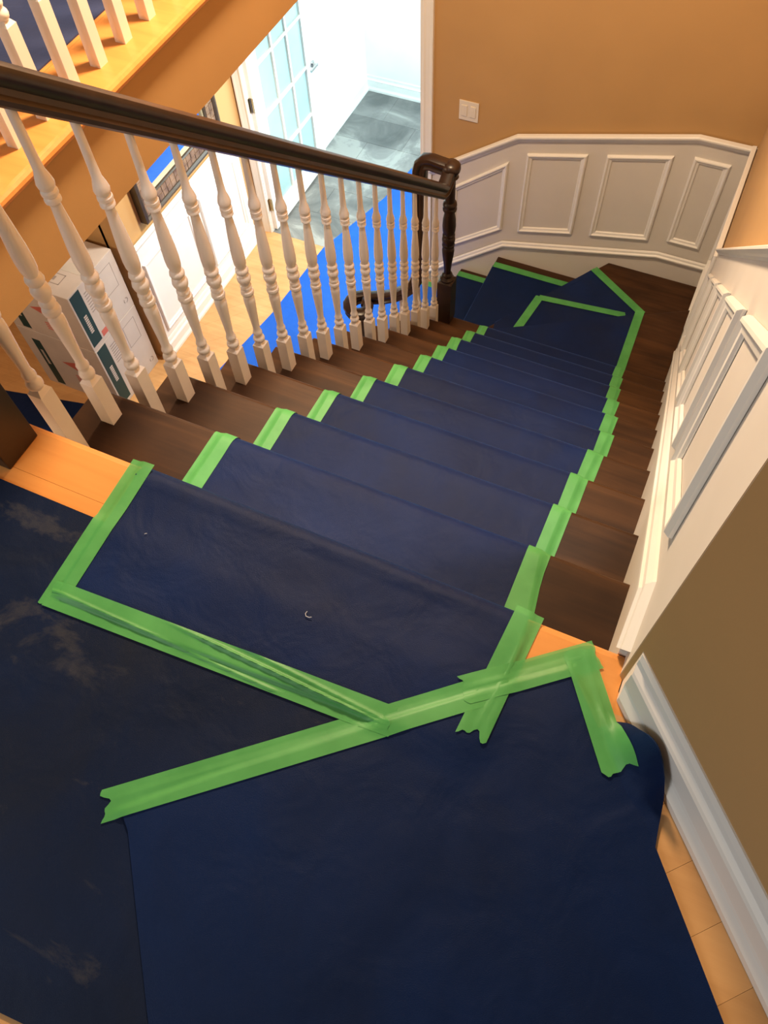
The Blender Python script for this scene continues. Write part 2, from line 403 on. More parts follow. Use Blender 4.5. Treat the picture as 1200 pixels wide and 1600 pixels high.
# diagonal landing wall, right foreground
A0 = Vector((1.328, -0.079)); dv = Vector((0.673, -0.740)).normalized(); nv = Vector((-0.740, -0.673)).normalized()
e1 = A0+dv*3.0
wl = prism('wall_landing', [tuple(A0-nv*0.016-dv*0.041), tuple(e1-nv*0.016), tuple(e1-nv*0.12), tuple(A0-nv*0.10)], -0.3, 2.5, M['tan'])
structure(wl, 'tan wall running diagonally beside the landing on the right', 'wall')
BB = [(0.0, 0.0), (0.0, 0.024), (0.018, 0.024), (0.034, 0.015), (0.040, 0.013), (0.088, 0.013), (0.094, 0.016), (0.100, 0.013), (0.108, 0.006), (0.122, 0.004), (0.128, 0.007), (0.140, 0.003), (0.140, 0.0)]
a3 = A0-nv*0.016-dv*0.004
V = []; F = []
for end in (0, 1):
    for (z_, o_) in BB:
        p_ = A0-nv*0.016+nv*o_
        p_ = p_+dv*((1.3195-p_.x)/dv.x) if end == 0 else p_+dv*3.0
        V.append((p_.x, p_.y, z_))
n_ = len(BB)
F = [(q, q+1, n_+q+1, n_+q) for q in range(n_-1)]+[tuple(range(n_)), tuple(range(n_, 2*n_))]
bl = obj('baseboard_landing', V, F, M['white'])
structure(bl, 'tall white moulded baseboard along the diagonal landing wall', 'baseboard')

# lower hall walls
wl2 = box('wall_left', -2.02, -1.90, 2.13, YF, FL, -0.31, M['tan'])
structure(wl2, 'lower hall wall with tan paint over a white panelled wainscot', 'wall')
box('return_wall', -4.6, -2.0, 2.13, 2.25, FL, -0.31, M['tan'], wl2)
box('wainscot_board', -1.902, -1.892, 2.135, 3.42, FL, -2.08, M['white'], wl2)
moulding('chair_rail', [(-1.892, 2.13, -2.105), (-1.892, 3.42, -2.105)], (1, 0, 0), [(u, o) for u, o in RAILP], M['white'], wl2)
moulding('baseboard', [(-1.892, 2.135, FL), (-1.892, 3.42, FL)], (1, 0, 0), [(u, o) for u, o in BB], M['white'], wl2)
for (y0, y1) in [(2.22, 2.78), (2.88, 3.36)]:
    panel(wl2, [(-1.892, y0, -2.22), (-1.892, y1, -2.22), (-1.892, y1, -2.80), (-1.892, y0, -2.80)][::-1], (1, 0, 0))
b_ = box('wall_back', -4.6, 1.4, -2.5, -2.4, FL, -0.31, M['tan']); structure(b_, 'tan end wall of the lower hall beneath the landing', 'wall')
b_ = box('wall_hall', -4.7, -4.6, -2.5, 2.13, FL, -0.31, M['tan']); structure(b_, 'tan side wall at the far left of the lower hall', 'wall')
# doorway: jamb side wall, casings, header
b_ = box('wall_door', -2.02, -1.835, YF, YF+0.12, FL, -0.31, M['tan']); structure(b_, 'narrow wall piece at the hinge side of the doorway', 'wall')
b_ = box('wall_header', -1.835, -0.51, YF, YF+0.12, -0.86, 2.5, M['tan']); structure(b_, 'wall above the glazed doorway', 'wall')
CASP = [(0.0, 0.0), (0.0, 0.010), (0.008, 0.013), (0.020, 0.010), (0.045, 0.015), (0.058, 0.020), (0.066, 0.020), (0.066, 0.0)]
t2 = moulding('trim_2', [(-1.819, YF, -0.86), (-1.819, YF, FL)], (0, -1, 0), [(-u, o) for u, o in CASP], M['white'], None)
structure(t2, 'white door casing on the hinge side of the doorway', 'trim')
box('jamb', -1.835, -1.815, YF, YF+0.12, FL, -0.86, M['white'], t2)
t3 = moulding('trim_3', [(-0.555, YF, FL), (-0.555, YF, -0.86)], (0, -1, 0), [(-u, o) for u, o in CASP], M['white'], None)
structure(t3, 'white door casing at the right of the doorway beside the tan wall', 'trim')
box('jamb', -0.572, -0.51, YF, YF+0.12, FL, -0.86, M['white'], t3)
# tile room
b_ = box('wall_tile_left', -2.02, -1.90, YF+0.12, 5.6, FL, 0.0, M['bright_white']); structure(b_, 'white left wall of the tiled room behind the open door', 'wall')
moulding('baseboard', [(-1.90, YF+0.12, FL), (-1.90, 5.46, FL)], (1, 0, 0), [(u, o*0.7) for u, o in BB], M['bright_white'], b_)
b_ = box('wall_tile_back', -2.02, 0.6, 5.46, 5.6, FL, 0.0, M['bright_white']); structure(b_, 'white back wall of the tiled room', 'wall')
moulding('baseboard', [(-1.90, 5.46, FL), (0.5, 5.46, FL)], (0, -1, 0), [(u, o*0.7) for u, o in BB], M['bright_white'], b_)
b_ = box('wall_tile_right', 0.5, 0.6, YF+0.12, 5.46, FL, 0.0, M['bright_white']); structure(b_, 'white right wall of the tiled room', 'wall')
b_ = box('ceiling', -2.02, 0.6, YF+0.12, 5.6, 0.0, 0.1, M['bright_white']); structure(b_, 'white ceiling of the tiled room', 'ceiling')

# ------------------------------------------------------------------ staircase
stair = empty('staircase', (0.65, 1.8, FL), 'dark stained wooden staircase turning left on winders at the bottom', 'staircase')
def tread_box(k):
    r = 0.012; th = 0.028; z = -RZ*k; y0 = (k-1)*T-0.026; y1 = k*T
    prof = [(y0, z-th), (y0, z), (y1-r, z)]+[(y1-r+r*math.sin(a), z-r+r*math.cos(a)) for a in (0.5, 1.0, 1.57)]+[(y1-r*0.3, z-th)]
    n = len(prof); x1 = XW
    V = [(-0.002, p[0], p[1]) for p in prof]+[(x1, p[0], p[1]) for p in prof]
    F = [tuple(range(n)), tuple(range(n, 2*n))]+[(i, (i+1) % n, n+(i+1) % n, n+i) for i in range(n)]
    obj('tread', V, F, M['darkwood'], stair)
    box('riser', 0.04, x1, (k-1)*T-0.038, (k-1)*T-0.026, z, -RZ*(k-1)-0.028 if k > 1 else -0.03, M['darkwood'], stair)
for k in range(1, NT+1): tread_box(k)
A11 = math.tan(math.radians(30)); 
def l11(x): return 2.359+x*A11*0.998
def l12(x): return 2.38+1.572*x
xe = (YF-2.38)/1.572
th = 0.028
def wtread(poly, k): return prism('tread', poly, -RZ*k-th, -RZ*k, M['darkwood'], stair, 0.006)
wtread([(0.0, 10*T-0.026), (XW, 10*T-0.026), (XW, l11(XW)), (0.0, l11(0.0)+0.002)], 11)
wtread([(0.0, 2.33), (XW, l11(XW)-0.03), (XW, YF-0.019), (xe, YF-0.019), (0.01, l12(0.01))], 12)
wtread([(0.01, 2.27), (0.10, 2.36), (xe+0.02, YF-0.019), (0.01, YF-0.019)], 13)
wtread([(-0.25, 2.27), (0.035, 2.27), (0.035, YF-0.019), (-0.25, YF-0.019)], 14)
box('riser', 0.04, XW, 10*T-0.038, 10*T-0.026, -2.2, -2.028, M['darkwood'], stair)
def rline(p, q, za, zb):
    p = Vector(p); q = Vector(q); n = Vector((-(q-p).y, (q-p).x)).normalized()*0.012
    prism('riser', [tuple(p), tuple(q), tuple(q+n), tuple(p+n)], za, zb, M['darkwood'], stair)
rline((0.05, l11(0.05)-0.026), (XW, l11(XW)-0.026), -2.4, -2.228)
rline((0.05, l12(0.05)-0.03), (xe+0.012, YF-0.02), -2.6, -2.428)
rline((0.035, YF-0.02), (0.035, 2.30), -2.8, -2.628)
rline((-0.225, YF-0.02), (-0.225, 2.30), -3.0, -2.828)
# closed side of the straight flight
poly = [(-0.03, -0.31)]
poly = [(-0.038, -0.03)]
for k in range(1, NT+1): poly += [((k-1)*T-0.038, -RZ*k-0.028), (k*T-0.038, -RZ*k-0.028)]
poly += [(10*T-0.038, -2.228), (2.33, -2.228), (2.33, FL), (-0.038, FL)]
wallprism('stringer', poly, 'x', 0.035, 0.052, M['white'], stair)
wallprism('stringer', [(-0.225, FL), (-0.225, -2.828), (0.035, -2.828), (0.035, -2.628), (0.10, -2.628), (0.10, FL)], 'y', 2.31, 2.325, M['white'], stair)

# ------------------------------------------------------------------ railing
railing = empty('stair_railing', (0.082, 1.2, -1.0), 'dark handrail on turned white balusters, from landing newel to scroll at the foot', 'railing')
BH = 0.0175
TURN = [(0.0125, 0.0), (0.0165, 0.005), (0.0178, 0.013), (0.0160, 0.020), (0.0115, 0.025), (0.0110, 0.028), (0.0140, 0.034), (0.0145, 0.040), (0.0120, 0.047),
        (0.0106, 0.056), (0.0118, 0.085), (0.0142, 0.130), (0.0165, 0.168), (0.0166, 0.182), (0.0125, 0.191), (0.0178, 0.196), (0.0192, 0.203), (0.0178, 0.210), (0.0120, 0.214),
        (0.0120, 0.216), (0.0168, 0.221), (0.0168, 0.227), (0.0125, 0.232), (0.0150, 0.238), (0.0185, 0.246), (0.0200, 0.255), (0.0185, 0.264), (0.0125, 0.271), (0.0175, 0.276), (0.0190, 0.283), (0.0175, 0.290), (0.0130, 0.294),
        (0.0168, 0.308), (0.0180, 0.328), (0.0172, 0.360), (0.0145, 0.405), (0.0112, 0.450), (0.0104, 0.462), (0.0120, 0.466), (0.0160, 0.470), (0.0160, 0.477), (0.0125, 0.481), (0.0164, 0.485), (0.0164, 0.492), (0.0125, 0.496), (0.0160, 0.501), (0.0172, 0.509), (0.0145, 0.522), (0.0105, 0.536)]
bal_cache = {}
def baluster_mesh(hbase, htot):
    key = (round(hbase, 3), round(htot, 3))
    if key in bal_cache: return bal_cache[key]
    h = BH
    sq = boxvf(-h, h, -h, h, 0, hbase-0.012)
    ch = ([(-h, -h, hbase-0.012), (h, -h, hbase-0.012), (h, h, hbase-0.012), (-h, h, hbase-0.012)]+[(0.0125*math.cos(math.pi*(i*2+5)/4), 0.0125*math.sin(math.pi*(i*2+5)/4), hbase) for i in range(4)],
          [(0, 1, 5, 4), (1, 2, 6, 5), (2, 3, 7, 6), (3, 0, 4, 7)])
    ln = lathe(TURN+[(0.0095, 0.56), (0.0084, htot-hbase+0.01)], 0, 0, hbase, 14)
    V, F = join([sq, ch, ln])
    me = bpy.data.meshes.new('baluster'); me.from_pydata(V, [], F); me.materials.append(M['baluster'])
    bm = bmesh.new(); bm.from_mesh(me); bmesh.ops.recalc_face_normals(bm, faces=bm.faces[:])
    for f in bm.faces: f.smooth = True
    for e in bm.edges:
        if len(e.link_faces) != 2 or e.calc_face_angle(0) > math.radians(42): e.smooth = False
    bm.to_mesh(me); bm.free()
    bal_cache[key] = me; return me
def baluster(x, y, z, hbase, htot, parent):
    o = bpy.data.objects.new('baluster', baluster_mesh(hbase, htot)); COL.objects.link(o); o.location = (x, y, z)
    o.parent = parent; o.matrix_parent_inverse = Matrix.Translation(-parent.location); return o
for k in range(1, NT+1):
    z = -RZ*k
    baluster(0.082, k*T-0.183, z, 0.25, 0.905, railing)
    if k < NT: baluster(0.082, k*T-0.065, z, 0.15, 0.805, railing)
RP2 = [(-0.016, 0.0), (-0.024, 0.004), (-0.026, 0.012), (-0.019, 0.020), (-0.0185, 0.030), (-0.028, 0.040), (-0.031, 0.050), (-0.028, 0.060), (-0.016, 0.067),
       (0.016, 0.067), (0.028, 0.060), (0.031, 0.050), (0.028, 0.040), (0.0185, 0.030), (0.019, 0.020), (0.026, 0.012), (0.024, 0.004), (0.016, 0.0)]
RC = [(a, c-0.034) for a, c in RP2]
def rz(y): return -SL*y+0.745+0.045
NX, NY = 0.088, 2.345
path = [(0.082, -0.03, rz(-0.03))]+[(0.082, 0.3+0.35*i, rz(0.3+0.35*i)) for i in range(6)]+[(0.082, 2.20, rz(2.20)), (0.083, 2.255, rz(2.255)), (0.084, 2.28, -1.118), (0.086, 2.305, -1.10), (0.088, 2.345, -1.062)]
sweep3('handrail', path, RC, M['darkwood_x'], railing)
path = [(0.088, 2.345, -1.062), (0.04, 2.347, -1.060), (-0.01, 2.349, -1.056), (-0.040, 2.35, -1.062), (-0.058, 2.35, -1.080), (-0.066, 2.35, -1.11), (-0.068, 2.35, -1.18),
        (-0.068, 2.35, -1.35), (-0.068, 2.35, -1.55), (-0.070, 2.35, -1.70), (-0.082, 2.35, -1.78), (-0.11, 2.35, -1.845), (-0.16, 2.35, -1.905), (-0.22, 2.352, -1.96), (-0.28, 2.352, -1.995), (-0.34, 2.345, -2.015)]
cx, cy = -0.385, 2.255
import math as _m
for i in range(0, 15):
    a = math.radians(80+i*27); r = 0.088-0.0042*i
    path.append((cx+r*math.cos(a), cy+r*math.sin(a), -2.025))
sweep3('handrail', path, RC, M['darkwood_x'], railing)
V, F = lathe([(0.004, -0.05), (0.028, -0.048), (0.036, -0.040), (0.030, -0.030), (0.030, -0.02), (0.040, -0.010), (0.043, 0.004), (0.041, 0.02), (0.030, 0.032), (0.004, 0.036)], NX, NY, -1.062, 24)
o = obj('rail_cap', V, F, M['darkwood_x'], railing); smooth_by_angle(o, 50)
# winder newel
h = 0.0385
sq = boxvf(NX-h, NX+h, NY-h, NY+h, -2.0, -1.725)
NP = [(0.030, 0.0), (0.036, 0.008), (0.037, 0.016), (0.030, 0.022), (0.024, 0.028), (0.028, 0.036), (0.026, 0.044), (0.018, 0.052), (0.0175, 0.07), (0.021, 0.11), (0.028, 0.165), (0.031, 0.20), (0.029, 0.215), (0.025, 0.222), (0.031, 0.228), (0.032, 0.236), (0.028, 0.243),
      (0.031, 0.252), (0.033, 0.266), (0.031, 0.280), (0.027, 0.286), (0.031, 0.292), (0.030, 0.30), (0.026, 0.306), (0.031, 0.32), (0.033, 0.35), (0.031, 0.39), (0.025, 0.425), (0.024, 0.436), (0.033, 0.442), (0.034, 0.452), (0.030, 0.460), (0.034, 0.470), (0.032, 0.482), (0.024, 0.490), (0.023, 0.52), (0.022, 0.63)]
ln = lathe(NP, NX, NY, -1.725, 20)
ch = ([(NX-h, NY-h, -1.725), (NX+h, NY-h, -1.725), (NX+h, NY+h, -1.725), (NX-h, NY+h, -1.725)]+[(NX+0.030*math.cos(math.pi*(i*2+5)/4), NY+0.030*math.sin(math.pi*(i*2+5)/4), -1.712) for i in range(4)], [(0, 1, 5, 4), (1, 2, 6, 5), (2, 3, 7, 6), (3, 0, 4, 7)])
V, F = join([sq, ch, ln]); o = obj('newel_post', V, F, M['newelwood'], railing); smooth_by_angle(o, 40)
# landing newel (only its foot is in view)
o = box('newel_post', 0.025, 0.116, -0.112, -0.022, 0.0, 1.02, M['newelwood'], railing, 0.003)
# scroll newel at the foot and balusters of the lower flight
sq = boxvf(cx-0.035, cx+0.035, cy-0.035, cy+0.035, FL, FL+0.26)
ln = lathe([(r*0.95, z*1.08) for r, z in NP], cx, cy, FL+0.26, 18)
V, F = join([sq, ln]); o = obj('newel_post', V, F, M['newelwood'], railing); smooth_by_angle(o, 40)
for (x, zt, zr, hb) in [(-0.075, -2.8, -1.80, 0.33), (-0.18, -2.8, -1.955, 0.18)]:
    baluster(x, 2.35, zt, hb, zr-zt, railing)
baluster(-0.29, 2.35, FL, 0.30, 0.94, railing)

# gallery railing
grail = empty('gallery_railing', (-0.5, 1.4, 0.0), 'white square-footed balusters standing on the gallery edge, upper left', 'railing')
for i in range(-4, 20):
    y = 0.715+0.1245*i
    baluster(-0.5, y, 0.0, 0.25, 0.93, grail)
sweep3('handrail', [(-0.5, 0.0, 0.96), (-0.5, 3.35, 0.96)], RC, M['darkwood_x'], grail)

# ------------------------------------------------------------------ floor coverings
def inpoly(p, poly):
    x, y = p; c = False; j = len(poly)-1
    for i in range(len(poly)):
        xi, yi = poly[i]; xj, yj = poly[j]
        if (yi > y) != (yj > y) and x < (xj-xi)*(y-yi)/(yj-yi)+xi: c = not c
        j = i
    return c
def dist(p, poly):
    d = 9e9
    for i in range(len(poly)):
        ax, ay = poly[i]; bx, by = poly[(i+1) % len(poly)]; dx, dy = bx-ax, by-ay
        t = max(0, min(1, ((p[0]-ax)*dx+(p[1]-ay)*dy)/(dx*dx+dy*dy)))
        d = min(d, math.hypot(p[0]-ax-t*dx, p[1]-ay-t*dy))
    return d
def inside(p, poly, soft=0.02):
    """smooth 0..1 across the outline (1 inside)"""
    d = dist(p, poly); s = d if inpoly(p, poly) else -d
    t = max(0.0, min(1.0, (s+soft)/(soft)))
    return t*t*(3-2*t)
def wob(x, y, s=1.0, ph=0.0):
    return 0.5*(math.sin(7.3*s*x+3.1*s*y+ph)+math.sin(-4.1*s*x+9.7*s*y+1.7+ph)*0.7+math.sin(13.1*s*x-6.0*s*y+ph*2)*0.4)
PC = [(-1.5, -0.139), (0.33, -0.137), (1.10, -0.134), (1.12, -0.50), (1.0, -0.80), (0.707, -0.847), (0.667, -0.850), (0.2, -0.885), (-1.5, -1.0)]
PB = [(0.676, -0.556), (0.80, -0.437), (0.95, -0.305), (1.09, -0.183), (1.17, -0.115), (1.236, -0.062), (1.275, -0.104), (1.345, -0.181), (1.437, -0.277), (1.505, -0.363), (1.574, -0.451), (1.70, -0.62), (1.66, -0.95), (1.2, -1.25), (1.0, -0.95), (0.867, -0.774), (0.765, -0.652), (0.702, -0.576)]
PA = [(0.360, -0.15), (0.368, -0.297), (0.60, -0.288), (0.85, -0.275), (1.02, -0.262), (1.143, -0.245), (1.143, -0.12), (1.143, 0.02), (0.354, 0.02)]
def HC(p): return 0.0042
def HA(p): return 0.0052+0.0042*max(0, min(1, (-0.10-p[1])/0.05))+max(0, min(1, (-p[1]-0.012)/0.07))*(0.0022*max(0, wob(p[0], p[1], 1.6))+0.005*max(0.0, wob(p[0], p[1], 2.6, 1.0))*max(0, min(1, (p[0]-0.75)*3)))
def HB(p):
    e = min(1.0, dist(p, PB)/0.05)
    return 0.0052+0.0040*inside(p, PC, 0.03)+0.0060*inside(p, PA, 0.03)+e*0.0035*(1+wob(p[0], p[1], 0.8, 2.0))
def HD(p):
    return 0.0046
def sheet(name, poly, hf, mat, step=0.03, thick=0.0038):
    """cloth sheet: polygon cut into a grid, each vertex lifted to hf(x,y), with real thickness"""
    bm = bmesh.new(); vs = [bm.verts.new((p[0], p[1], 0)) for p in poly]; bm.faces.new(vs)
    xs = [p[0] for p in poly]; ys = [p[1] for p in poly]
    x = max(min(xs), -0.6)+step/2
    while x < max(xs):
        bmesh.ops.bisect_plane(bm, geom=bm.verts[:]+bm.edges[:]+bm.faces[:], plane_co=(x, 0, 0), plane_no=(1, 0, 0), dist=1e-6); x += step
    y = min(ys)+step/2
    while y < max(ys):
        bmesh.ops.bisect_plane(bm, geom=bm.verts[:]+bm.edges[:]+bm.faces[:], plane_co=(0, y, 0), plane_no=(0, 1, 0), dist=1e-6); y += step
    bmesh.ops.remove_doubles(bm, verts=bm.verts[:], dist=1e-5)
    for v in bm.verts: v.co.z = hf((v.co.x, v.co.y))
    for f in bm.faces:
        if f.normal.z < 0: f.normal_flip()
    r = bmesh.ops.extrude_face_region(bm, geom=bm.faces[:])
    for g in r['geom']:
        if isinstance(g, bmesh.types.BMVert): g.co.z -= thick
    bmesh.ops.recalc_face_normals(bm, faces=bm.faces[:])
    me = bpy.data.meshes.new(name); bm.to_mesh(me); bm.free(); me.materials.append(mat)
    o = bpy.data.objects.new(name, me); COL.objects.link(o); smooth_by_angle(o, 40); return o
tag(sheet('floor_covering', PC, HC, M['navy_dirty'], 0.08), 'dusty navy floor covering sheet with pale scuffs, lower left of the landing', 'floor covering')
tag(sheet('floor_covering', PB, HB, M['navy_blue'], 0.025), 'clean navy floor covering sheet on the landing, bottom right, nearest the camera', 'floor covering')
# curled flap against the baseboard
def lerp_tab(tab, x):
    if x <= tab[0][0]: return tab[0][1]
    for (a, va), (b3, vb) in zip(tab, tab[1:]):
        if x <= b3: return va+(vb-va)*(x-a)/(b3-a)
    return tab[-1][1]
FZ = [(0.028, 0.0065), (0.040, 0.024), (0.059, 0.054), (0.072, 0.074), (0.083, 0.085), (0.093, 0.089), (0.102, 0.088), (0.1155, 0.080), (0.138, 0.054), (0.155, 0.022), (0.168, 0.009), (0.20, 0.0055)]
FS = [(0.028, 0.026), (0.036, 0.016), (0.045, 0.012), (0.155, 0.012), (0.168, 0.018), (0.193, 0.037), (0.215, 0.053), (0.225, 0.059)]
V = []; F = []; na, nu_ = 40, 12
for i in range(na+1):
    a = 0.028+0.197*i/na; zt = lerp_tab(FZ, a); se = lerp_tab(FS, a)
    for j in range(nu_+1):
        u = j/nu_; s_ = se+(0.105-se)*(1-u); q = max(0.0, (0.062-s_)/(0.062-se+1e-6)) if se < 0.06 else 0
        p_ = A0+dv*a+nv*s_
        V.append((p_.x, p_.y, 0.0046+(zt-0.0046)*q**1.7))
for i in range(na):
    for j in range(nu_): F.append((i*(nu_+1)+j, i*(nu_+1)+j+1, (i+1)*(nu_+1)+j+1, (i+1)*(nu_+1)+j))
FLAP_VF = (V, F)
def HD2(p):
    a = (Vector(p)-A0).dot(dv); s_ = (Vector(p)-A0).dot(nv)
    if a < 0.028 or s_ < 0.012: return 0.0046
    se = lerp_tab(FS, a); q = max(0.0, (0.062-s_)/(0.062-se+1e-6)) if se < 0.06 else 0
    return 0.0046+(lerp_tab(FZ, a)-0.0046)*q**1.7
PD = [(1.30, -0.112), (1.331, -0.118), (1.43, -0.21), (1.44, -0.28), (1.25, -0.20)]

# stair runner profile
def runner_profile(k0, k1, lift=0.0045):
    pts = []
    for k in range(k0, k1+1):
        z = -RZ*k; y1 = k*T; r = 0.034
        pts.append(((k-1)*T-0.012 if k > 0 else -0.02, z+lift+0.006))
        pts.append(((k-1)*T+0.012 if k > 0 else -0.018, z+lift))
        pts.append(((k-0.5)*T, z+lift)) if k > 0 else None
        pts.append((y1-0.05, z+lift+0.0004))
        for a in (0, 18, 36, 54, 72, 90):
            th_ = math.radians(a); pts.append((y1+0.009-r+r*math.sin(th_), z+lift+0.0016-r+r*math.cos(th_)))
        pts.append((y1+0.006, z-0.055)); pts.append((y1-0.014, z-0.12)) ; pts.append((y1-0.015, z-0.165))
    return pts
RL = {0: 0.354, 1: 0.356, 2: 0.353, 3: 0.352, 4: 0.355, 5: 0.358, 6: 0.360, 7: 0.348, 8: 0.322, 9: 0.310, 10: 0.306, 11: 0.306}
RR = {0: 1.142, 1: 1.108, 2: 1.112, 3: 1.114, 4: 1.128, 5: 1.137, 6: 1.125, 7: 1.106, 8: 1.09, 9: 1.075, 10: 1.06, 11: 1.05}
def edge(tab, y):
    t = max(0, min(10.999, y/T)); k = int(t); a = t-k; return tab[k]*(1-a)+tab[k+1]*a
prof = [(p, HA((0.7, p))) for p in (-0.02,)]
prof = runner_profile(0, 10)
NXS = 26
V = []; F = []
# landing part as a grid following the outline of PA
rowsA = []
ysA = [-0.297+0.0128*i for i in range(21)]
def left_y(y): return 0.354+(0.014*min(1, -y/0.297))
for y in ysA:
    yy0 = y; row = []
    for i in range(NXS):
        s = i/(NXS-1); x = left_y(y)+(1.140-left_y(y))*s
        y2 = y+(0.052*s)*max(0, (-y-0.02)/0.277)
        row.append((x, y2, HA((x, y2))))
    rowsA.append(row)
for (y, z) in prof[3:]:
    row = []
    xl = edge(RL, y); xr = edge(RR, y)
    for i in range(NXS):
        s = i/(NXS-1); x = xl+(xr-xl)*s
        row.append((x, y, z+0.0016*(1+wob(x, y, 2.0, 0.5))*0.5 + (0.0007 if y < 0.03 else 0)))
    rowsA.append(row)
for r in rowsA: V += r
nr = len(rowsA)
for i in range(nr-1):
    for j in range(NXS-1): F.append((i*NXS+j, i*NXS+j+1, (i+1)*NXS+j+1, (i+1)*NXS+j))
def thicken(name, V, F, mat, t=0.0035):
    me = bpy.data.meshes.new(name); me.from_pydata(V, [], F); me.update()
    bm = bmesh.new(); bm.from_mesh(me); bmesh.ops.recalc_face_normals(bm, faces=bm.faces[:])
    if sum(f.normal.z*f.calc_area() for f in bm.faces) < 0:
        for f in bm.faces: f.normal_flip()
    bm.normal_update(); nn = {v.index: v.normal.copy() for v in bm.verts}
    bm.verts.ensure_lookup_table(); n0 = len(bm.verts)
    order = [v.index for v in bm.verts]
    r = bmesh.ops.extrude_face_region(bm, geom=bm.faces[:])
    nvs = [g for g in r['geom'] if isinstance(g, bmesh.types.BMVert)]
    bm.normal_update()
    for v in nvs: v.co -= v.normal*t
    bmesh.ops.recalc_face_normals(bm, faces=bm.faces[:])
    bm.to_mesh(me); bm.free(); me.materials.append(mat)
    o = bpy.data.objects.new(name, me); COL.objects.link(o); smooth_by_angle(o, 50); return o
tag(thicken('stair_runner', V, F, M['navy']), 'long navy covering strip running down the straight treads of the staircase', 'floor covering')

# covering over the winders: T11 lap, T12 sheet, T13 and T14 drapes
tag(thicken('floor_covering', FLAP_VF[0], FLAP_VF[1], M['navy_blue'], 0.003), 'small rounded navy flap curling up against the white baseboard', 'floor covering')
def poly_sheet(name, poly, z, mat, label, step=0.04, amp=0.002, lift=0.0045, ph=0.0):
    o = sheet(name, poly, lambda p: z+lift+amp*(1+wob(p[0], p[1], 2.0, ph)), mat, step)
    return tag(o, label, 'floor covering')
def n11(x): return l11(x)+0.004
winder = [(0.306, 10*T-0.010), (1.062, 10*T-0.010), (1.045, l11(1.045)), (0.30, l11(0.30))]
# one draped sheet: T11 -> over nosing -> T12 -> over nosing -> T13 -> nosing -> T14 -> floor
poly_sheet('floor_covering', winder, -2.2, M['navy'], 'navy covering patch on the first winder tread, under the runner end', lift=0.0045)
poly_sheet('floor_covering', [(0.30, l11(0.30)-0.01), (1.045, l11(1.045)-0.01), (1.035, 3.18), (0.675, 3.425), (0.655, l12(0.655)-0.002), (0.28, l12(0.28)-0.002), (0.25, l12(0.25)-0.01)], -2.4, M['navy'],
           'navy covering sheet on the corner winder tread, cut off diagonally', lift=0.0045, ph=1.0)
poly_sheet('floor_covering', [(0.30, l11(0.30)-0.004), (0.97, l11(0.97)-0.004), (0.955, 3.112), (0.70, 3.095), (0.432, 3.055), (0.372, 2.80)], -2.4, M['navy'],
           'overlapping end of the runner taped onto the corner winder tread', lift=0.012, amp=0.003, ph=2.0)
def drape(name, line, n, ztop, drop, mat, label, back=0.0):
    """cloth hanging over a nosing: line = list of (x,y) along the nosing, n = outward direction"""
    V = []; F = []; n = Vector(n).normalized(); r = 0.014
    prof = [(-0.03, 0.0055)]+[(-r+0.006+r*math.sin(math.radians(a)), 0.0055-r+r*math.cos(math.radians(a))) for a in (0, 22, 45, 67, 90)]+[(0.002, -0.05), (-0.006, -0.12), (-0.010, -drop)]
    for (u, z) in prof:
        for p in line: V.append((p[0]+n.x*u, p[1]+n.y*u, ztop+z))
    k = len(line)
    for i in range(len(prof)-1):
        for j in range(k-1): F.append((i*k+j, i*k+j+1, (i+1)*k+j+1, (i+1)*k+j))
    return tag(thicken(name, V, F, mat, 0.003), label, 'floor covering')
def seg(a, b, n=14): return [(a[0]+(b[0]-a[0])*i/n, a[1]+(b[1]-a[1])*i/n) for i in range(n+1)]
drape('floor_covering', seg((0.30, l11(0.30)), (1.045, l11(1.045))), (-0.5, 0.866), -2.2, 0.19, M['navy'], 'navy covering fold hanging over the first winder nosing')
drape('floor_covering', seg((0.25, l12(0.25)), (0.655, l12(0.655))), (-0.844, 0.537), -2.4, 0.19, M['navy'], 'navy covering fold hanging over the diagonal corner winder nosing')
poly_sheet('floor_covering', [(0.01, 2.47), (0.10, 2.46), (0.245, l12(0.245)-0.01), (0.66, 3.432), (0.01, 3.432)], -2.6, M['navy_blue'], 'navy covering on the winder tread left of the corner, against the far wall', ph=0.7)
poly_sheet('floor_covering', [(-0.25, 2.40), (0.03, 2.40), (0.03, 3.46), (-0.25, 3.46)], -2.8, M['navy_blue'], 'navy covering on the lowest stair tread near the dark newel', ph=3.0)
drape('floor_covering', seg((0.01, 2.47), (0.01, 3.432)), (-1, 0), -2.6, 0.19, M['navy_blue'], 'navy covering fold hanging over the nosing above the lowest tread')
drape('floor_covering', seg((-0.25, 2.40), (-0.25, 3.46)), (-1, 0), -2.8, 0.19, M['navy_blue'], 'navy covering fold hanging over the lowest nosing to the hall floor')

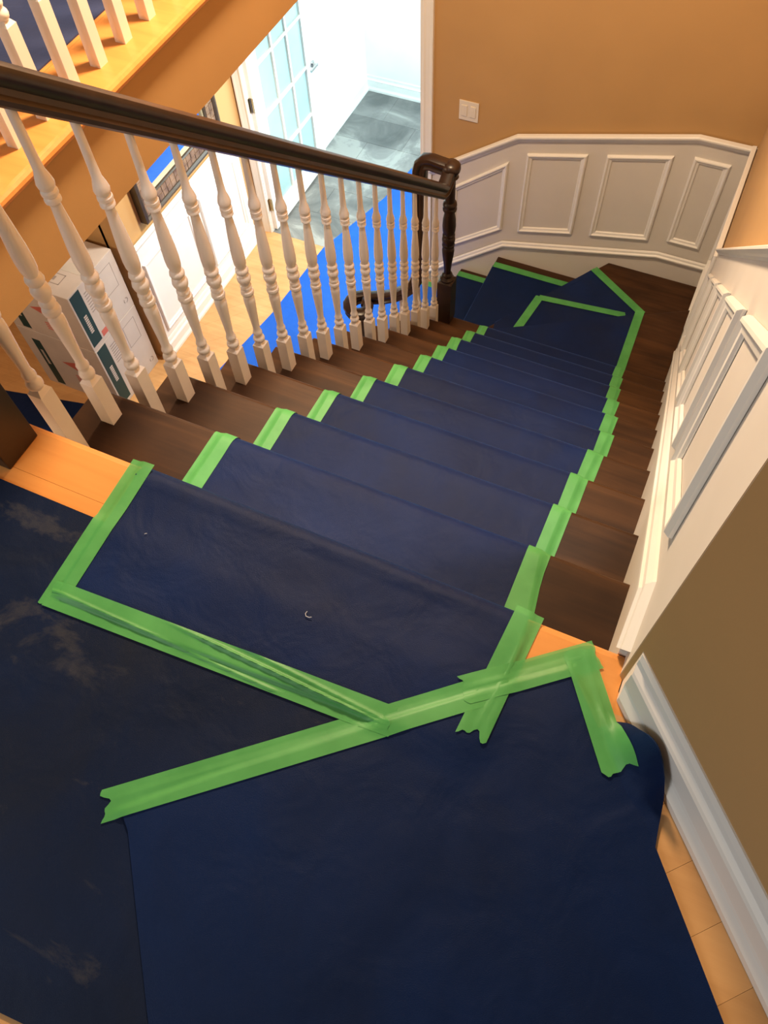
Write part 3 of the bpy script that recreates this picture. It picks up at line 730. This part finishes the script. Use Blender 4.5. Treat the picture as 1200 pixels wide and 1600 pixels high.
# hall coverings
def flat(name, poly, z, mat, label, t=0.004):
    o = prism(name, poly, z-t+0.0005, z+0.0005, mat); return tag(o, label, 'floor covering')
flat('floor_covering', [(-1.60, 1.56), (-1.506, 2.20), (-1.416, 2.784), (-1.371, 3.524), (-1.33, 3.66), (-1.17, 4.21), (-1.11, 4.62), (-0.60, 4.78), (-0.58, 3.50), (-0.30, 3.50), (-0.30, 1.50)], FL+0.0045, M['bright_blue'], 'bright blue floor covering in the hall below, running to the tiled doorway', 0.0045)
flat('floor_covering', [(-3.2, 1.50), (-2.80, 1.445), (-2.24, 1.56), (-1.7, 1.66), (-1.62, 1.62), (-1.62, 0.4), (-3.2, 0.4)], FL+0.0045, M['navy_blue'], 'blue floor covering strip in front of the stacked boxes, coloured dark for shade', 0.0045)  # same blue covering as the hall; its shade is put into the darker navy
flat('floor_covering', [(-2.5, 0.2), (-0.64, 0.2), (-0.64, 3.2), (-2.5, 3.2)], 0.0045, M['gallery_blue'], 'greyish blue floor covering behind the gallery balusters', 0.0045)

# ------------------------------------------------------------------ green tape
TW = 0.050
TG = 'green tape strips along the stair covering'
def torn(n, ph):
    return [0.0045*math.sin(2.2*6.283*i/n*0.5+ph)+0.0028*math.sin(5.1*i/n*3+ph*2)+random.uniform(-0.0006, 0.0006) for i in range(n+1)]
def tape_strip(p0, p1, hf, label, width=TW, nv_=12, ridge=None, ends=(1, 1), group=None, bend=None):
    p0 = Vector(p0); p1 = Vector(p1); d = p1-p0; L = d.length; d.normalize(); n = Vector((-d.y, d.x))
    nu = max(4, int(L/0.012)); V = []; F = []; t0 = torn(nv_, p0.x*40); t1 = torn(nv_, p1.x*50+1)
    for i in range(nu+1):
        for j in range(nv_+1):
            v = (j/nv_-0.5)*width; u = L*i/nu
            if ends[0] and i == 0: u -= t0[j]*ends[0]
            if ends[1] and i == nu: u += t1[j]*ends[1]
            q = p0+d*u+n*v
            z = hf((q.x, q.y))
            if ridge: z += ridge(u/L, v/width)
            V.append((q.x, q.y, z))
    w_ = nv_+1
    for i in range(nu):
        for j in range(nv_): F.append((i*w_+j, i*w_+j+1, (i+1)*w_+j+1, (i+1)*w_+j))
    o = obj('green_tape', V, F, M['tape'], None, True)
    return tag(o, label, 'tape', group)
def HT(p):
    """top of whatever lies on the landing"""
    z = 0.0006
    z = max(z, 0.0052*inside(p, PC, 0.012))
    a = inside(p, PA, 0.012)
    if a > 0: z = max(z, HA(p)*a+0.0008)
    b2 = inside(p, PB, 0.012)
    if b2 > 0: z = max(z, HB(p)*b2+0.0008)
    if p[0] > 1.25 and inpoly(p, PD): z = max(z, HD2(p)+0.0008)
    return z
def wrinkle(f, amp, wd):
    return lambda u, v: amp*math.exp(-((v-f(u))/wd)**2)*max(0, math.sin(math.pi*min(1, max(0, u))))**0.5
def w_bottom(u, v):
    a = 0.007*math.exp(-((v-(0.46-1.02*(u-0.36)))/0.05)**2)*(1 if 0.34 < u < 0.97 else 0)*min(1, (u-0.34)*6) if u > 0.34 else 0
    b2 = 0.0035*math.exp(-((v-(0.12-0.75*u))/0.04)**2)*(1 if u < 0.7 else 0)
    c2 = 0.003*math.exp(-((v-(1.35-1.4*u))/0.05)**2)*(1 if u > 0.55 else 0)
    return a+b2+c2
tape_strip((0.352, 0.006), (0.366, -0.318), lambda p: HT(p)+0.0010, 'green tape strip along the left edge of the landing runner end', ends=(0, 0.6))
tape_strip((0.352, -0.298), (1.000, -0.263), lambda p: HT(p)+0.0022, 'wrinkled green tape strip across the bottom of the runner end, left of centre', ridge=w_bottom, nv_=20, ends=(0.5, 1))
tape_strip((0.648, -0.560), (1.118, -0.158), lambda p: HT(p)+0.0016, 'long green tape strip slanting across the landing to the lower left', ridge=wrinkle(lambda u: 0.12, 0.0018, 0.06), ends=(1.4, 0))
tape_strip((1.088, -0.170), (1.268, -0.020), lambda p: HT(p)+0.0024, 'short green tape strip lapped over the upper end of the slanting tape', ridge=wrinkle(lambda u: 0.05, 0.002, 0.06), ends=(0.8, 0.4))
tape_strip((1.142, 0.008), (1.127, -0.230), lambda p: HT(p)+0.0014, 'green tape strip down the right edge of the runner end, torn at bottom', ridge=wrinkle(lambda u: 0.3-0.3*u, 0.002, 0.07), ends=(0, 1.6))
tape_strip((1.236, -0.026), (1.352, -0.192), lambda p: HT(p)+0.0030, 'green tape strip at right angled toward the baseboard, torn at its end', ridge=wrinkle(lambda u: 0.25-0.2*u, 0.0022, 0.07), ends=(0.4, 0.9))

ORD = ['first', 'second', 'third', 'fourth', 'fifth', 'sixth', 'seventh', 'eighth', 'ninth', 'tenth']
TLo = [0.327, 0.329, 0.326, 0.327, 0.330, 0.332, 0.336, 0.318, 0.295, 0.288, 0.282]
TLi = [0.377, 0.383, 0.379, 0.375, 0.379, 0.386, 0.385, 0.370, 0.345, 0.335, 0.329]
TRi = [1.117, 1.084, 1.088, 1.089, 1.102, 1.112, 1.100, 1.080, 1.062, 1.048, 1.036]
TRo = [1.166, 1.133, 1.136, 1.141, 1.155, 1.161, 1.150, 1.131, 1.112, 1.098, 1.086]
def step_tape(k, a0, a1, ce, side):
    """strip on tread k from riser to nosing and round it; a0,a1 = outer/inner x at nosing"""
    z = -RZ*k; y1 = k*T; r = 0.034; lift = 0.0045
    skew = random.uniform(-0.006, 0.006)
    pr = [((k-1)*T-0.008, 0.010), ((k-1)*T+0.012, 0)]+[((k-1)*T+0.012+(T-0.062)*i/5, 0.0004*(i == 5)) for i in range(1, 6)]
    for a in (0, 18, 36, 54, 72, 90): pr.append((y1+0.009-r+r*math.sin(math.radians(a)), 0.0016-r+r*math.cos(math.radians(a))))
    pr += [(y1+0.006, -0.055), (y1-0.013, -0.12)]
    V = []; F = []; lo, hi = min(a0, a1), max(a0, a1); tab = RL if side < 0 else RR; n = 10
    pw = list(pr)
    for q, a in enumerate((0, 18, 36, 54, 72, 90)): pw[7+q] = (y1-0.012+0.012*math.sin(math.radians(a))+0.0006, -0.012+0.012*math.cos(math.radians(a)))
    pw[13] = (y1+0.0006, -0.025)
    for q, (y, dz) in enumerate(pr):
        s = max(0, min(1, (y-(k-1)*T)/T)); c_ = edge(tab, y); sh = skew*(1-s)
        base = [lo+sh, c_-0.014, c_-0.007, c_-0.002, c_, c_+0.002, c_+0.007, c_+0.014, (c_+0.014+hi+sh)/2, hi+sh]
        base = sorted([lo+sh, (lo+sh+c_-0.016)/2, c_-0.016, c_-0.009, c_-0.003, c_, c_+0.003, c_+0.009, c_+0.016, (hi+sh+c_+0.016)/2, hi+sh])
        for x in base:
            on = (x >= c_-1e-6) if side < 0 else (x <= c_+1e-6)
            d = max(0, abs(x-c_)-0.0035)
            zz = lift+0.002 if on or d == 0 else (lift+0.002)*max(0.12, 1-d/0.012)
            g_ = min(1.0, zz/(lift+0.002)); yw, zw = pw[q]
            V.append((x, (y+(0.0014 if y > y1-0.008 else 0))*g_+yw*(1-g_), z+zz+dz*g_+zw*(1-g_)+0.0010))
    w_ = n+1
    for i in range(len(pr)-1):
        for j in range(n): F.append((i*w_+j, i*w_+j+1, (i+1)*w_+j+1, (i+1)*w_+j))
    o = obj('green_tape', V, F, M['tape'], None, True)
    return tag(o, 'green tape on the %s edge of the runner, %s tread below the landing' % ('left' if side < 0 else 'right', ORD[k-1]), 'tape', TG)
for k in range(1, NT+1):
    step_tape(k, TLo[k], TLi[k], edge(RL, k*T-0.1), -1)
    step_tape(k, TRo[k], TRi[k], edge(RR, k*T-0.1), 1)
def lay(p0, p1, z, label, width=TW, ends=(0.4, 0.4)):
    tape_strip(p0, p1, lambda p: z, label, width, ends=ends)
lay((1.060, 10*T+0.02), (1.040, 2.985), -2.2+0.0095, 'green tape along the right edge of covering on the first winder tread', ends=(0, 0))
lay((1.040, 2.955), (1.034, 3.19), -2.4+0.0100, 'green tape along the right edge of covering on the corner tread', ends=(0, 0.3))
lay((1.050, 3.165), (0.668, 3.425), -2.4+0.0110, 'green tape along the diagonal cut edge on the corner tread', ends=(0.3, 0.3))
lay((0.385, 2.70), (0.435, 3.06), -2.4+0.0190, 'green tape on the left edge of the overlapping runner end on the corner tread', ends=(0, 0.4))
lay((0.432, 3.052), (0.958, 3.108), -2.4+0.0200, 'green tape across the end of the overlapping runner on the corner tread', 0.042, ends=(0.4, 0.6))
lay((0.30, 10*T+0.01), (0.305, l11(0.3)), -2.2+0.0095, 'small green tape at the left edge of the first winder tread', 0.05, ends=(0, 0.5))
lay((0.012, 3.432), (0.60, 3.432), -2.6+0.0100, 'green tape along the far wall on the winder tread left of the corner', 0.048, ends=(0, 0.4))
lay((-0.25, 3.460), (0.0, 3.460), -2.8+0.0100, 'green tape along the far wall on the lowest tread', 0.048, ends=(0, 0.4))
lay((-0.55, 3.478), (-0.29, 3.478), FL+0.0070, 'green tape on the hall floor at the foot of the stairs', 0.05)

# ------------------------------------------------------------------ glazed door
d = empty('door_1', (-1.80, 3.57, FL), 'white glazed fifteen-pane door standing open into the tiled room', 'door'); d['kind'] = 'structure'
X0, X1 = -1.822, -1.785
ys = [3.565, 3.690, 3.890, 4.090, 4.290, 4.430]; zs = [-2.985, -2.82, -2.475, -2.115, -1.755, -1.395, -1.03, -0.90]
box('stile', X0, X1, ys[0], ys[1], zs[0], zs[-1], M['white'], d); box('stile', X0, X1, ys[4], ys[5], zs[0], zs[-1], M['white'], d)
box('rail', X0, X1, ys[1], ys[4], zs[0], zs[1], M['white'], d); box('rail', X0, X1, ys[1], ys[4], zs[6], zs[7], M['white'], d)
for y in ys[2:4]: box('glazing_bar', X0+0.004, X1-0.002, y-0.010, y+0.010, zs[1], zs[6], M['white'], d)
for z in zs[2:6]: box('glazing_bar', X0+0.005, X1-0.003, ys[1], ys[4], z-0.011, z+0.011, M['white'], d)
for i in range(1, 4):
    for j in range(1, 6):
        box('pane', -1.806, -1.801, ys[i]+(0.010 if i > 1 else 0), ys[i+1]-(0.010 if i < 3 else 0), zs[j]+(0.011 if j > 1 else 0), zs[j+1]-(0.011 if j < 5 else 0), M['glass'], d)
V, F = lathe([(0.026, 0), (0.026, 0.006), (0.010, 0.010), (0.010, 0.045), (0.004, 0.047)], 0, 0, 0, 14)
V = [(X1+z, 4.372+x, -2.13+y) for x, y, z in V]
v2, f2 = boxvf(X1+0.034, X1+0.046, 4.28, 4.384, -2.138, -2.122)
V, F = join([(V, F), (v2, f2)]); obj('lever_handle', V, F, M['chrome'], d)
for z in (-1.962, -2.76): 
    v1, f1_ = boxvf(-1.815, -1.812, 3.545, 3.60, z-0.05, z+0.05); V2, F2 = lathe([(0.007, -0.05), (0.007, 0.05)], -1.806, 3.562, z, 10)
    v3, f3 = boxvf(-1.812, -1.785, 3.5615, 3.5645, z-0.05, z+0.05)
    V, F = join([(v1, f1_), (V2, F2), (v3, f3)]); obj('hinge', V, F, M['brass'], d)

# ------------------------------------------------------------------ mirror on the lower wall
mr = empty('wall_mirror', (-1.9, 2.84, -1.66), 'mosaic framed mirror on the lower wall above the white wainscot, reflecting blue', 'mirror')
Y0, Y1, Z0, Z1 = 2.345, 3.26, -1.99, -1.20
FP = [(0.0, 0.0), (0.0, 0.050), (0.018, 0.055), (0.030, 0.046), (0.034, 0.036), (0.112, 0.036), (0.118, 0.044), (0.128, 0.040), (0.132, 0.026), (0.140, 0.022), (0.140, 0.0)]
moulding('frame', [(-1.898, Y0, Z0), (-1.898, Y1, Z0), (-1.898, Y1, Z1), (-1.898, Y0, Z1)], (1, 0, 0), FP, M['frame'], mr, True)
box('mirror_glass', -1.897, -1.880, Y0+0.135, Y1-0.135, Z0+0.135, Z1-0.135, M['mirror'], mr)
moulding('bead', [(-1.880, Y0+0.132, Z0+0.132), (-1.880, Y1-0.132, Z0+0.132), (-1.880, Y1-0.132, Z1-0.132), (-1.880, Y0+0.132, Z1-0.132)], (1, 0, 0), [(0, 0), (0.0, 0.012), (0.006, 0.018), (0.012, 0.012), (0.012, 0)], M['pale'], mr, True)
parts = []
for ring in (0, 1):
    o0 = 0.036+0.039*ring; wd = 0.036
    L = Y1-Y0-2*o0; n = int(L/0.045)
    for i in range(n):
        a = Y0+o0+L*i/n; bb = a+L/n-0.004
        parts.append(boxvf(-1.865, -1.857+random.uniform(0, 0.002), a, bb, Z0+o0, Z0+o0+wd)); parts.append(boxvf(-1.865, -1.857, a, bb, Z1-o0-wd, Z1-o0))
    L = Z1-Z0-2*o0-2*wd; n = int(L/0.045)
    for i in range(n):
        a = Z0+o0+wd+L*i/n; bb = a+L/n-0.004
        parts.append(boxvf(-1.865, -1.857, Y0+o0, Y0+o0+wd, a, bb)); parts.append(boxvf(-1.865, -1.857+random.uniform(0, 0.002), Y1-o0-wd, Y1-o0, a, bb))
V, F = join(parts); o = obj('mosaic', V, F, M['mosaic'], mr); o['kind'] = 'stuff'

# ------------------------------------------------------------------ light switch
sw = empty('light_switch', (-0.265, YF, -1.615), 'white double rocker light switch on the tan far wall', 'switch')
box('plate', -0.325, -0.205, YF-0.006, YF, -1.675, -1.555, M['plate'], sw, 0.002)
for x in (-0.292, -0.238): box('rocker', x-0.017, x+0.017, YF-0.010, YF-0.005, -1.648, -1.582, M['plate'], sw, 0.0015)

# ------------------------------------------------------------------ cartons
def carton(z0, z1, label, upper):
    x0, x1, y0, y1 = -2.56, -1.945, 1.645, 2.085
    e = empty('carton', ((x0+x1)/2, (y0+y1)/2, z0), label, 'box', 'stacked cartons in the lower hall')
    box('body', x0, x1, y0, y1, z0, z1, M['card'], e, 0.004)
    hh = z1-z0; f = x1+0.0006; s = y0-0.0006
    def fr(name, ya, yb, za, zb, m): return box(name, x1-0.002, f, ya, yb, za, zb, m, e)
    def sd(name, xa, xb, za, zb, m): return box(name, xa, xb, s, y0+0.002, za, zb, m, e)
    pb = fr('printed_band', y0+0.012, y0+0.10, z0+0.03, z1-0.012, M['teal'])
    n = 9                                                     # blurred lettering on the band
    for i in range(n): box('lettering', x1-0.002, f+0.0006, y0+0.045, y0+0.072, z1-0.20-0.016*i, z1-0.189-0.016*i, M['card'], pb)
    for i in range(12): fr('print_line', y0+0.120, y0+0.205, z1-0.075-0.021*i, z1-0.068-0.021*i, M['greyprint']) if i < 8 else None
    # outlined rectangle print
    yy0, yy1, zz0, zz1 = y0+0.27, y1-0.05, z1-0.24, z1-0.06
    for (a, b3, c3, d3) in ((yy0, yy1, zz0, zz0+0.003), (yy0, yy1, zz1-0.003, zz1), (yy0, yy0+0.003, zz0, zz1), (yy1-0.003, yy1, zz0, zz1)): fr('print_outline', a, b3, c3, d3, M['greyprint'])
    vv = []; ff = []
    for i in range(8):
        a = 2*math.pi*i/8
        for r in (0.014, 0.022): vv.append((f, y1-0.05+r*math.cos(a), z0+0.08+r*math.sin(a)))
    for i in range(8):
        if i % 3 != 2: ff.append((i*2, i*2+1, ((i+1) % 8)*2+1, ((i+1) % 8)*2))
    obj('recycling_mark', vv, ff, M['greyprint'], e)
    if upper: fr('red_label', y0+0.115, y0+0.165, z0+0.03, z0+0.075, M['redprint'])
    sb_ = sd('printed_band', x0+0.080, x0+0.145, z0+0.02, z1-0.09, M['teal'])
    for i in range(9): box('lettering', x0+0.102, x0+0.122, s-0.0006, y0+0.002, z1-0.20-0.016*i, z1-0.189-0.016*i, M['card'], sb_)
    # red warning triangle with lettering lines
    cx_, zc = (x0+x1)/2+0.06, z0+hh*0.50
    tri = [(cx_-0.12, s, zc+0.03), (cx_+0.10, s, zc+0.10), (cx_+0.10, s, zc-0.06)]
    obj('warning_print', tri, [(0, 1, 2)], M['redprint'], e)
    for i in range(4): sd('print_line', cx_-0.06, cx_+0.14, zc-0.085-0.018*i, zc-0.076-0.018*i, M['redprint'])
    # packing tape over the lid
    box('packing_tape', x0-0.001, x1+0.001, (y0+y1)/2-0.035, (y0+y1)/2+0.035, z1-0.05, z1+0.0008, M['cardtape'], e)
    if upper:
        za = z1+0.0006; xa, xb, ya, yb = -2.20, -2.06, 1.72, 1.80
        for (a, b3, c3, d3) in ((xa, xb, ya, ya+0.005), (xa, xb, yb-0.005, yb), (xa, xa+0.005, ya, yb), (xb-0.005, xb, ya, yb), (xa+0.05, xa+0.09, ya+0.025, yb-0.025)): box('print_outline', a, b3, c3, d3, z1-0.001, za, M['greyprint'], e)
    return e
carton(FL, -2.445, 'white carton with dark teal band and red triangle, lower of the two', False)
carton(-2.443, -1.99, 'white carton with teal band and printed top, upper of the two', True)

# ------------------------------------------------------------------ lint
def lint(pts, label):
    prof = [(0.0006*math.cos(a*1.047), 0.0006*math.sin(a*1.047)) for a in range(6)]
    o = sweep3('thread', pts, prof, M['lint'], None); tag(o, label, 'lint')
zz = HA((0.795, -0.153))+0.003
lint([(0.791, -0.148, zz), (0.790, -0.153, zz), (0.793, -0.157, zz), (0.799, -0.157, zz), (0.803, -0.155, zz+0.001)], 'tiny curled white thread lying on the navy runner end')
zz = HA((0.446, -0.129))+0.003
lint([(0.4445, -0.131, zz), (0.446, -0.129, zz), (0.448, -0.128, zz)], 'tiny white speck of lint on the left of the runner end')
